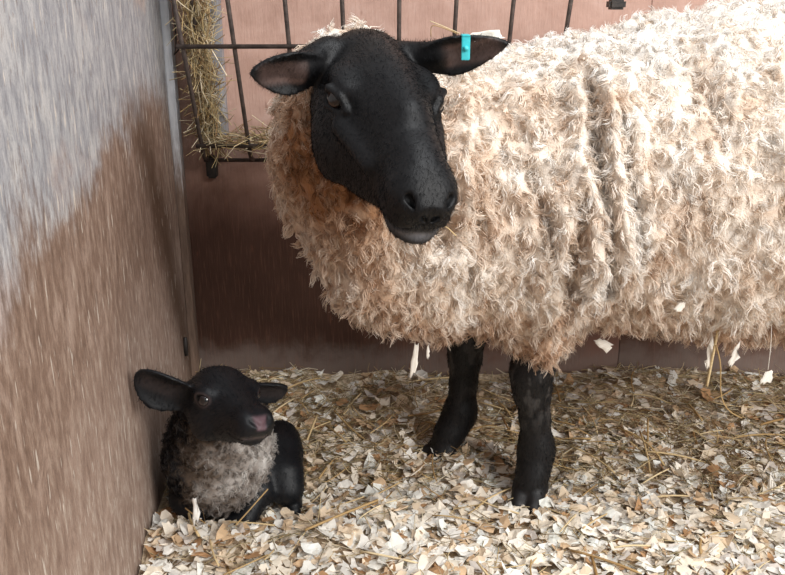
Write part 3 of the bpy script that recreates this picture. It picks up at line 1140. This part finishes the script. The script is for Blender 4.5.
def build_lamb_wool():
    f = Field((-0.44, 1.10, -0.02), (-0.14, 1.60, 0.28), 0.0045)
    f.chain([(lp(0, -.022, -.020), .046), ((-.292, 1.245, .165), .064), ((-.298, 1.285, .11), .082)], .02)
    f.ell((-.294, 1.270, .098), (.090, .084, .100), k=.02)
    f.chain([((-.298, 1.30, .095), .084), ((-.312, 1.39, .080), .079), ((-.310, 1.46, .068), .068)], .02)
    V, Q = f.mesh(2)
    Nn = normals(V, Q)
    V = V + Nn * (0.004 * vnoise(V, 40, 1) + 0.0035 * vnoise(V * [1, 1, 2.0], 75, 2))[:, None]
    return V, Q, normals(V, Q)


LW = np.array([srgb(225, 221, 216), srgb(160, 152, 146), srgb(98, 84, 72), srgb(28, 26, 28)])


def lw_tone(P):
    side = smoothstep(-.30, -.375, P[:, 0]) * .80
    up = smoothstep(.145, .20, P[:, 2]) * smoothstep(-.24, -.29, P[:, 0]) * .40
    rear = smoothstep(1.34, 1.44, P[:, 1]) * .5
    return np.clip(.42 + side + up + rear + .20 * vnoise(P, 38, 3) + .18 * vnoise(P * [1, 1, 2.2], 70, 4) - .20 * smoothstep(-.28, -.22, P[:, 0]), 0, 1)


def lw_col(t):
    x = np.clip(t, 0, 1) * 3
    i = np.minimum(x.astype(int), 2)
    f = (x - i)[:, None]
    return LW[i] * (1 - f) + LW[i + 1] * f


wv, wq, wn = build_lamb_wool()
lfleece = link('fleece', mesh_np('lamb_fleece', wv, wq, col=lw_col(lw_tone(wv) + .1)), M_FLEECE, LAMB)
lfleece['label'] = 'tight curly grey wool on the chest'
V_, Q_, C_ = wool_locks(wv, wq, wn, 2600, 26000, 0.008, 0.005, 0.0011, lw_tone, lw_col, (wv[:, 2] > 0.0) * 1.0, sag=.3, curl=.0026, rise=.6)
lw_o = link('wool_curls', mesh_np('wool_curls', V_, Q_, col=C_), M_LOCK, lfleece, (0, 0, 0))
tag(lw_o, kind='stuff')
for s in (-1, 1):
    put_eye(LAMB, lp(s * .0330, .054, .009), LR @ np.array([s * .85, .45, .1]), LR @ np.array([0, 1, 0]), .0085 * LS, M_LEYE)


# ------------------------------------------------------------------ short hair on faces and legs
def short_hair(V, Q, C, n, length, width, flow, weight, parent, name):
    Nn = normals(V, Q)
    t, W = sample_surface(V, Q, n, weight)
    P, PN, PC = bary(t, W, V), unit(bary(t, W, Nn)), bary(t, W, C)
    fl = flow(P)
    fl = unit(fl - PN * (fl * PN).sum(1)[:, None] + 0.25 * rng.normal(size=(n, 3)))
    s = np.linspace(0, 1, 3)[None, :, None]
    le = (length * (.6 + .8 * rng.random(n)))[:, None, None]
    path = P[:, None] - PN[:, None] * .0006 + fl[:, None] * s * le + PN[:, None] * (s * (1.1 - .5 * s)) * le * .42
    w = width * np.array([1, .8, .2])[None] * np.ones((n, 1))
    cc = np.repeat((PC * (0.8 + .5 * rng.random((n, 1))))[:, None], 3, 1)
    v, q, c = ribbons(path, w, cc)
    o = link(name, mesh_np(name, v, q, col=c), M_SKIN, parent, (0, 0, 0))
    tag(o, kind='stuff')


hw = np.ones(len(hv))
lo_ = (hv - HT) @ HR / HS
hw *= (lo_[:, 1] > -.05)
for s in (-1, 1): hw *= (np.linalg.norm(lo_ - [s * .0635, .092, .012], axis=1) > .017)
short_hair(hv, hq, hc, 52000, .0045, .0004, lambda P: np.tile(HR[:, 1] * .6 - HR[:, 2] * .5, (len(P), 1)), hw, ewe_body, 'face_hair')
short_hair(lv, lq, lc, 16000, .006, .0007, lambda P: np.tile([0, 0, -1.0], (len(P), 1)), (lv[:, 2] < .34) * (lv[:, 2] > .03) * (lv[:, 0] < .5) * 1.0, ewe_body, 'leg_hair')
lo_ = (bv - LT) @ LR / LS
bw = np.ones(len(bv))
for s in (-1, 1): bw *= (np.linalg.norm(lo_ - [s * .039, .054, .009], axis=1) > .0115)
bw *= ~((lo_[:, 1] > .124) & (np.abs(lo_[:, 0]) < .02))
short_hair(bv, bq, bc, 26000, .0065, .0006, lambda P: np.tile([-.3, .55, -.6], (len(P), 1)), bw, lamb_body, 'body_hair')

# ------------------------------------------------------------------ hay rack
RACK = empty('hay_rack', (0.25, 1.70, 0.52))
tag(RACK, 'slanted wire mesh hay rack hung on the back wall', 'hay rack')
RT, RB = np.array([1.575, 0.86]), np.array([1.735, 0.535])       # (Y, Z) of a sloping bar


def bar(name, pts, r=0.0042):
    return link(name, tube_mesh(name, pts, r, 8), M_STEEL, RACK)


slope = (RB - RT) / np.linalg.norm(RB - RT)
for k in range(-4, 4):
    x = 0.012 + 0.1015 * k
    if k == -4: x = -0.388
    top = RT - slope * 0.22
    low = RB + slope * 0.0
    pts = [(x, top[0], top[1]), (x, low[0], low[1]), (x, low[0] + 0.012, low[1] - 0.016), (x, BACK_Y - 0.012, low[1] - 0.028)]
    bar('upright_bar', pts)


def rail(z, off=0.0, x0=-0.398, x1=0.375, r=0.0042):
    t = (z - RT[1]) / (RB[1] - RT[1])
    y = RT[0] + (RB[0] - RT[0]) * t
    return bar('cross_bar', [(x0, y - off, z), (0.3, y - off, z + .001), (x1, y - off, z)], r)


rail(0.747, 0.006)
rail(0.547, 0.006)
rail(0.95, 0.006)
bar('cross_bar', [(-0.398, BACK_Y - .016, .507), (0.3, BACK_Y - .016, .507), (0.375, BACK_Y - .016, .507)])
bar('rear_bar', [(-0.372, 1.63, 0.95), (-0.376, 1.70, 0.76), (-0.375, 1.775, 0.60), (-.375, 1.785, .55)], .0038)
bk = link('bracket', box_mesh('bracket', (-.395, BACK_Y - .02, .468), (-.372, BACK_Y - .0005, .515), .004), M_DARKSTEEL, RACK)

# wire link hanging on the pale batten
wp = [on_wall(.688, .018, .865), on_wall(.69, .024, .80), on_wall(.665, .026, .742), on_wall(.66, .022, .725), on_wall(.675, .03, .735), on_wall(.70, .05, .79)]
hk = link('wire_hook', tube_mesh('wire_hook', wp, .0016, 6), M_DARKSTEEL)
tag(hk, 'thin bent wire hook hanging beside the pale corner batten', 'hook')


# ------------------------------------------------------------------ straw helpers
STRAW = np.array([srgb(216, 194, 150), srgb(190, 164, 116), srgb(146, 118, 82), srgb(236, 222, 192), srgb(160, 146, 112)])


def stalk_batch(C, D, L, R, colr, bend=0.12, m=4):
    """many thin 3-sided stalks as one mesh"""
    n = len(C)
    s = np.linspace(-.5, .5, m)[None, :, None]
    side = unit(np.cross(D, rng.normal(size=(n, 3))))
    bd = (rng.normal(size=n) * bend * L)[:, None, None]
    path = C[:, None] + D[:, None] * s * L[:, None, None] + side[:, None] * bd * (s * s * 4 - .33)
    B1 = unit(np.cross(D, side + .001))
    B2 = np.cross(D, B1)
    ang = np.arange(3) * 2.0944
    ring = (B1[:, None, None] * np.cos(ang)[None, None, :, None] + B2[:, None, None] * np.sin(ang)[None, None, :, None]) * R[:, None, None, None]
    V = (path[:, :, None] + ring).reshape(n, m * 3, 3)
    base = (np.arange(n) * m * 3)[:, None, None]
    k = (np.arange(m - 1) * 3)[None, :, None]
    j = np.arange(3)[None, None]
    Q = np.stack(np.broadcast_arrays(base + k + j, base + k + (j + 1) % 3, base + k + 3 + (j + 1) % 3, base + k + 3 + j), -1).reshape(-1, 4)
    Cc = np.repeat(colr, m * 3, axis=0)
    return V.reshape(-1, 3), Q, Cc


def rand_dirs(n, tilt):
    a = rng.random(n) * 6.2832
    t = rng.normal(size=n) * tilt
    return np.stack([np.cos(a) * np.cos(t), np.sin(a) * np.cos(t), np.sin(t)], 1)


# hay in the rack (left end) and fringe on its lower rail
n = 900
hc_ = np.stack([-.392 + .036 * rng.random(n) ** 1.3, np.zeros(n), .545 + .62 * rng.random(n)], 1)
t_ = np.clip((hc_[:, 2] - .535) / .4, 0, 1.2)
hc_[:, 1] = BACK_Y - .035 - rng.random(n) * (.02 + .13 * t_)
hc_[:, 0] += (hc_[:, 1] - 1.75) * -.05
hd = unit(rand_dirs(n, .5) * [.35, .45, 1.2] + np.array([0, 0, .0]) + rng.normal(size=(n, 3)) * [.15, .15, .6])
n2 = 110
h2 = np.stack([-.36 + .16 * rng.random(n2), 1.715 + .05 * rng.random(n2), .542 + .022 * np.abs(rng.normal(size=n2))], 1)
d2 = unit(rand_dirs(n2, .25) * [1, .5, 1])
hc_, hd = np.vstack([hc_, h2]), np.vstack([hd, d2])
nn = len(hc_)
V_, Q_, C_ = stalk_batch(hc_, hd, .05 + .08 * rng.random(nn), .0006 + .0006 * rng.random(nn), STRAW[rng.integers(0, 5, nn)] * (.7 + .5 * rng.random((nn, 1))), .15, 5)
# keep the stalks inside the corner
wx = WA[0] + (V_[:, 1] - WA[1]) * WU[0] / WU[1] + .02
V_[:, 0] = np.maximum(V_[:, 0], wx)
V_[:, 1] = np.minimum(V_[:, 1], BACK_Y - .003)
hay = link('hay', mesh_np('hay', V_, Q_, col=C_), M_STRAW)
tag(hay, 'dry golden hay stuffed into the wire rack in the corner', 'hay', kind='stuff')


# ------------------------------------------------------------------ shavings
def flake_geo(seed, nx=5, ny=3, thick=0.0):
    r = np.random.default_rng(seed)
    asp = r.uniform(.28, .8)
    x = np.linspace(-.5, .5, nx)
    out_t = (.5 + .17 * r.normal(size=nx)).clip(.12, .9) * np.clip(1.1 - (np.abs(x) * 2) ** r.uniform(1.5, 7), r.uniform(.1, .75), 1)
    out_b = (.5 + .17 * r.normal(size=nx)).clip(.12, .9) * np.clip(1.1 - (np.abs(x) * 2) ** r.uniform(1.5, 7), r.uniform(.1, .75), 1)
    cx, cy = r.normal() * .40, r.normal() * .24
    tw = r.normal() * .25
    V = []
    for i in range(nx):
        for j in range(ny):
            v = j / (ny - 1)
            y = asp * (-out_b[i] + v * (out_b[i] + out_t[i]))
            xx = x[i] + .09 * r.normal()
            V.append((xx, y, cx * (xx * xx - .08) + cy * (y * y * 3 - .1) + tw * xx * y + .02 * r.normal()))
    V = np.array(V)
    Q = np.array([(i * ny + j, (i + 1) * ny + j, (i + 1) * ny + j + 1, i * ny + j + 1) for i in range(nx - 1) for j in range(ny - 1)])
    if thick:
        n = len(V)
        V2 = V - [0, 0, thick]
        loop = [i * ny for i in range(nx)] + [(nx - 1) * ny + j for j in range(1, ny)] + [i * ny + ny - 1 for i in range(nx - 2, -1, -1)] + [j for j in range(ny - 2, 0, -1)]
        S = np.array([(loop[k], loop[k] + n, loop[(k + 1) % len(loop)] + n, loop[(k + 1) % len(loop)]) for k in range(len(loop))])
        Q = np.vstack([Q, Q[:, ::-1] + n, S])
        V = np.vstack([V, V2])
    return V, Q


def eul(n, tilt):
    """random rotation matrices: heading free, tilted by about tilt"""
    h = rng.random(n) * 6.2832
    ax = rng.random(n) * 6.2832
    t = np.clip(np.abs(rng.normal(size=n)) * tilt, 0, 1.45)
    k = np.stack([np.cos(ax), np.sin(ax), np.zeros(n)], 1)
    ct, st = np.cos(t), np.sin(t)
    K = np.zeros((n, 3, 3))
    K[:, 0, 2], K[:, 1, 2], K[:, 2, 0], K[:, 2, 1] = k[:, 1], -k[:, 0], -k[:, 1], k[:, 0]
    Rt = np.eye(3)[None] + st[:, None, None] * K + (1 - ct)[:, None, None] * (K @ K)
    Rz = np.zeros((n, 3, 3))
    Rz[:, 0, 0], Rz[:, 0, 1], Rz[:, 1, 0], Rz[:, 1, 1], Rz[:, 2, 2] = np.cos(h), -np.sin(h), np.sin(h), np.cos(h), 1
    return Rt @ Rz


FLAKES = [flake_geo(s) for s in range(24)]
SHCOL = np.array([srgb(252, 247, 238), srgb(246, 234, 216), srgb(234, 212, 184), srgb(214, 182, 146), srgb(192, 150, 110), srgb(220, 210, 200)])


def blocked(x, y):
    """ground taken up by the animals"""
    b = ((x + .295) / .085) ** 2 + ((y - 1.33) / .13) ** 2 < 1
    for hx, hy in ((.240, 1.298), (.105, 1.435)):
        b |= ((x - hx) / .020) ** 2 + ((y - hy) / .022) ** 2 < 1
    return b


def spots(n, ydist):
    X, Y = np.zeros(0), np.zeros(0)
    while len(X) < n:
        y = ydist(n)
        x = rng.uniform(-.48, 1.3, n)
        ok = in_pen(x, y, .012) & (np.abs(x) < .62 * y + .12) & ~blocked(x, y)
        X, Y = np.append(X, x[ok]), np.append(Y, y[ok])
    return X[:n], Y[:n]


def flake_stuff():
    n = 11000
    X, Y = spots(n, lambda m: .85 + .93 * rng.random(m) ** 1.15)
    front = smoothstep(1.62, 1.25, Y + .06 * rng.normal(size=n))
    keep = rng.random(n) < .35 + .65 * front
    X, Y, front = X[keep], Y[keep], front[keep]
    n = len(X)
    size = rng.uniform(.015, .036, n)
    Z = bed_h(X, Y) + rng.uniform(-.002, .016, n)
    Rm = eul(n, .34)
    w = np.stack([.30 + .1 * front, .26 + 0 * X, .20 - .05 * front, .15 - .07 * front, .08 - .02 * front, .10 - .04 * front], 1)
    w /= w.sum(1)[:, None]
    ci = (w.cumsum(1) < rng.random((n, 1))).sum(1).clip(0, 5)
    col = SHCOL[ci] * (.86 + .2 * rng.random((n, 1)))
    kind = rng.integers(0, len(FLAKES), n)
    Vs, Qs, Cs, off = [], [], [], 0
    for k, (fv_, fq_) in enumerate(FLAKES):
        m = kind == k
        c = m.sum()
        P = np.einsum('nij,vj->nvi', Rm[m], fv_) * size[m][:, None, None] + np.stack([X[m], Y[m], Z[m]], 1)[:, None]
        Vs.append(P.reshape(-1, 3))
        Qs.append((fq_[None] + (np.arange(c) * len(fv_))[:, None, None]).reshape(-1, 4) + off)
        Cs.append(np.repeat(col[m], len(fv_), 0))
        off += c * len(fv_)
    V = np.vstack(Vs)
    V[:, 1] = np.minimum(V[:, 1], BACK_Y - .001)
    V[:, 0] = np.maximum(V[:, 0], WA[0] + (V[:, 1] - WA[1]) * WU[0] / WU[1] + .002)
    return V, np.vstack(Qs), np.clip(np.vstack(Cs), 0, .95)


V_, Q_, C_ = flake_stuff()
o = link('shavings_layer', mesh_np('shavings_layer', V_, Q_, col=C_, smooth=False), M_SHAVE_S)
tag(o, 'thick layer of small pale wood shavings spread over the pen floor', 'wood shavings', kind='stuff')

# straw scattered through the bedding (most of it towards the back wall)
n = 5200
X, Y = spots(n, lambda m: np.where(rng.random(m) < .66, 1.32 + .46 * rng.random(m), .85 + .8 * rng.random(m)))
Lh = rng.uniform(.02, .085, n)
D = rand_dirs(n, .22)
C0 = np.stack([X, Y, bed_h(X, Y) + .008 + .010 * rng.random(n)], 1)
V_, Q_, C_ = stalk_batch(C0, D, Lh, .0004 + .0006 * rng.random(n), STRAW[rng.integers(0, 5, n)] * (.6 + .5 * rng.random((n, 1))), .10, 4)
wx = WA[0] + (V_[:, 1] - WA[1]) * WU[0] / WU[1] + .002
V_[:, 0] = np.maximum(V_[:, 0], wx)
V_[:, 1] = np.minimum(V_[:, 1], BACK_Y - .002)
o = link('loose_straw', mesh_np('loose_straw', V_, Q_, col=C_), M_STRAW)
tag(o, 'thin broken straw strewn through the bedding', 'straw', kind='stuff')

# the largest single shavings on top
FL_ME = []
for s in range(16):
    v, q = flake_geo(100 + s, 5, 3, .035)
    me = mesh_np('wood_shaving', v, q, smooth=False)
    me.materials.append(M_SHAVE)
    FL_ME.append(me)
n = 300
X, Y = spots(n, lambda m: .95 + .62 * rng.random(m) ** 1.1)
vis = (np.abs(project(np.stack([X, Y, 0 * X], 1))[:, 0] - 392) < 400)
Rm = eul(n, .30)
for i in range(n):
    o = bpy.data.objects.new('wood_shaving', FL_ME[i % 16])
    s = random.uniform(.026, .044)
    o.matrix_world = Matrix.Translation((X[i], Y[i], float(bed_h(X[i], Y[i])) + random.uniform(.009, .015))) @ Matrix(Rm[i].tolist()).to_4x4() @ Matrix.Scale(s, 4)
    COL.objects.link(o)
    tag(o, 'large pale wood shaving lying loose on top of the bedding', 'wood shaving', 'large shavings on the bedding')

# single longer stalks
ST_ME = []
for s in range(8):
    r = np.random.default_rng(300 + s)
    tt = np.linspace(-.5, .5, 6)
    pts = np.stack([tt, .06 * r.normal() * (tt * tt * 4 - .3), .04 * r.normal() * (tt * tt * 4 - .3)], 1)
    me = mesh_np('straw_stalk', *[a for a in tube_geo(pts, .014 + .006 * r.random(), 5)])
    me.materials.append(M_STALK)
    ST_ME.append(me)
n = 170
X, Y = spots(n, lambda m: 1.0 + .72 * rng.random(m))
DD = rand_dirs(n, .16)
for i in range(n):
    o = bpy.data.objects.new('straw_stalk', ST_ME[i % 8])
    L = random.uniform(.06, .14)
    q = Vector((1, 0, 0)).rotation_difference(Vector(DD[i]))
    o.matrix_world = Matrix.Translation((X[i], Y[i], float(bed_h(X[i], Y[i])) + .017)) @ q.to_matrix().to_4x4() @ Matrix.Scale(L * .9, 4)
    COL.objects.link(o)
    tag(o, 'loose golden straw stalk lying across the bedding', 'straw', 'single straw stalks on the bedding')


# ------------------------------------------------------------------ bits caught in the wool, on the ear and under the belly
M_WHITE = shaving_mat('fresh_white_shaving', [(0.0, srgb(246, 240, 230)), (1.0, srgb(252, 250, 246))])


def one_shaving(px, py, Y, w, h, label, seed, roll=0.0, tilt=0.0):
    """a single flake seen broadside: w, h in metres"""
    v, q = flake_geo(seed, 6, 4, .03)
    v = v * [w, 1, .5 * w]
    v[:, 1] *= h / (v[:, 1].max() - v[:, 1].min())
    me = mesh_np('wood_shaving', v, q)
    me.materials.append(M_WHITE)
    o = bpy.data.objects.new('wood_shaving', me)
    R_ = Matrix.Rotation(tilt, 4, 'Z') @ Matrix.Rotation(math.radians(78), 4, 'X') @ Matrix.Rotation(roll, 4, 'Z')
    o.matrix_world = Matrix.Translation(at_y(px, py, Y)) @ R_
    COL.objects.link(o)
    return tag(o, label, 'wood shaving', 'shavings caught in the fleece')


one_shaving(485, 36, 1.088, .046, .013, 'white shaving lying on the upper edge of the tagged ear', 501, .05)
one_shaving(604, 344, 1.30, .030, .022, 'square white shaving hanging below the belly behind the front leg', 502, -.25)
one_shaving(613, 325, 1.28, .020, .010, 'small white shaving clinging to the belly wool above the square one', 503, .5)
one_shaving(710, 353, 1.24, .044, .015, 'long white shaving dangling upright under the belly at right', 504, 1.5)
one_shaving(734, 356, 1.24, .034, .015, 'curved white shaving hanging next to the long upright one', 505, 1.25)
one_shaving(767, 377, 1.22, .026, .018, 'white shaving hanging lowest on a thread at far right', 506, 1.0)
one_shaving(757, 320, 1.20, .030, .016, 'white shaving stuck in the dirty belly wool at right edge', 507, .4)
one_shaving(680, 307, 1.17, .018, .012, 'tiny white shaving stuck low in the flank wool', 508, .8)
one_shaving(414, 360, 1.26, .050, .012, 'long white shaving hanging from the brisket wool', 509, 1.45)
one_shaving(428, 352, 1.27, .022, .006, 'thin white sliver hanging beside the brisket shaving', 510, 1.5)
one_shaving(195, 512, 1.16, .042, .013, 'upright white shaving standing before the chest of the lamb', 511, 1.55)


def stalk(name, pts, r, label, cat='straw', mat=None):
    P = np.array(pts, float)
    t = np.linspace(0, 1, len(P))
    tt = np.linspace(0, 1, 12)
    # smooth curve through the points
    A = np.stack([np.interp(tt, t, P[:, i]) for i in range(3)], 1)
    for _ in range(2): A[1:-1] = (A[:-2] + 2 * A[1:-1] + A[2:]) / 4
    o = link(name, tube_mesh(name, A, r, 5), mat or M_STALK)
    return tag(o, label, cat)


stalk('straw_stalk', [at_y(718, 330, 1.23), at_y(713, 355, 1.235), at_y(707, 386, 1.24)], .0022, 'short thick straw dangling from the belly wool at right')
stalk('straw_stalk', [at_y(716, 345, 1.23), at_y(722, 365, 1.235), at_y(719, 395, 1.245), at_y(728, 412, 1.25), at_y(742, 418, 1.26)], .0011, 'long crinkled straw trailing from the belly to the bedding')
stalk('thread', [at_y(772, 312, 1.21), at_y(771, 345, 1.215), at_y(768, 370, 1.22)], .0006, 'fine thread of wool carrying the lowest hanging shaving', 'thread', M_WHITE)
stalk('thread', [at_y(603, 322, 1.29), at_y(604, 330, 1.295), at_y(604, 340, 1.30)], .0005, 'fine wool thread holding the square hanging shaving', 'thread', M_WHITE)
stalk('straw_stalk', [at_y(431, 37, 1.115), at_y(430.5, 24, 1.112), at_y(444, 28, 1.11), at_y(458, 34, 1.105)], .0006, 'thin bent straw on the head behind the tagged ear')
stalk('straw_stalk', [at_y(430, 21, 1.115), at_y(445, 27, 1.11), at_y(460, 33.5, 1.105)], .0006, 'thin straight straw on the head leading to the ear tag')
stalk('straw_stalk', [at_y(440, 224, .90), at_y(448, 228, .90), at_y(456, 236, .905)], .0007, 'wisp of straw at the mouth of the ewe')
stalk('straw_stalk', [at_y(693, 432, 1.50), at_y(698, 448, 1.47), at_y(704, 464, 1.44)], .0028, 'short pale straw standing upright in the bedding')
stalk('straw_stalk', [at_y(610, 425, 1.56), at_y(635, 432, 1.54), at_y(662, 438, 1.52)], .0024, 'long stiff straw lying level behind the upright one')
stalk('straw_stalk', [at_y(236, 525, 1.13), at_y(252, 507, 1.17), at_y(268, 489, 1.20)], .0012, 'thin straw leaning against the foreleg of the lamb')
stalk('straw_stalk', [at_y(305, 530, 1.16), at_y(340, 515, 1.19), at_y(378, 500, 1.23)], .0024, 'long golden straw lying in the foreground right of the lamb')
for o in list(bpy.data.objects):
    if o.name.startswith('straw_stalk') and 'group' not in o.keys(): o['group'] = 'stray straws'

# end bracket of the rack just above the ewe's back
link('bracket', box_mesh('bracket', (.388, 1.60, .812), (.418, 1.63, .83), .004), M_DARKSTEEL, RACK)
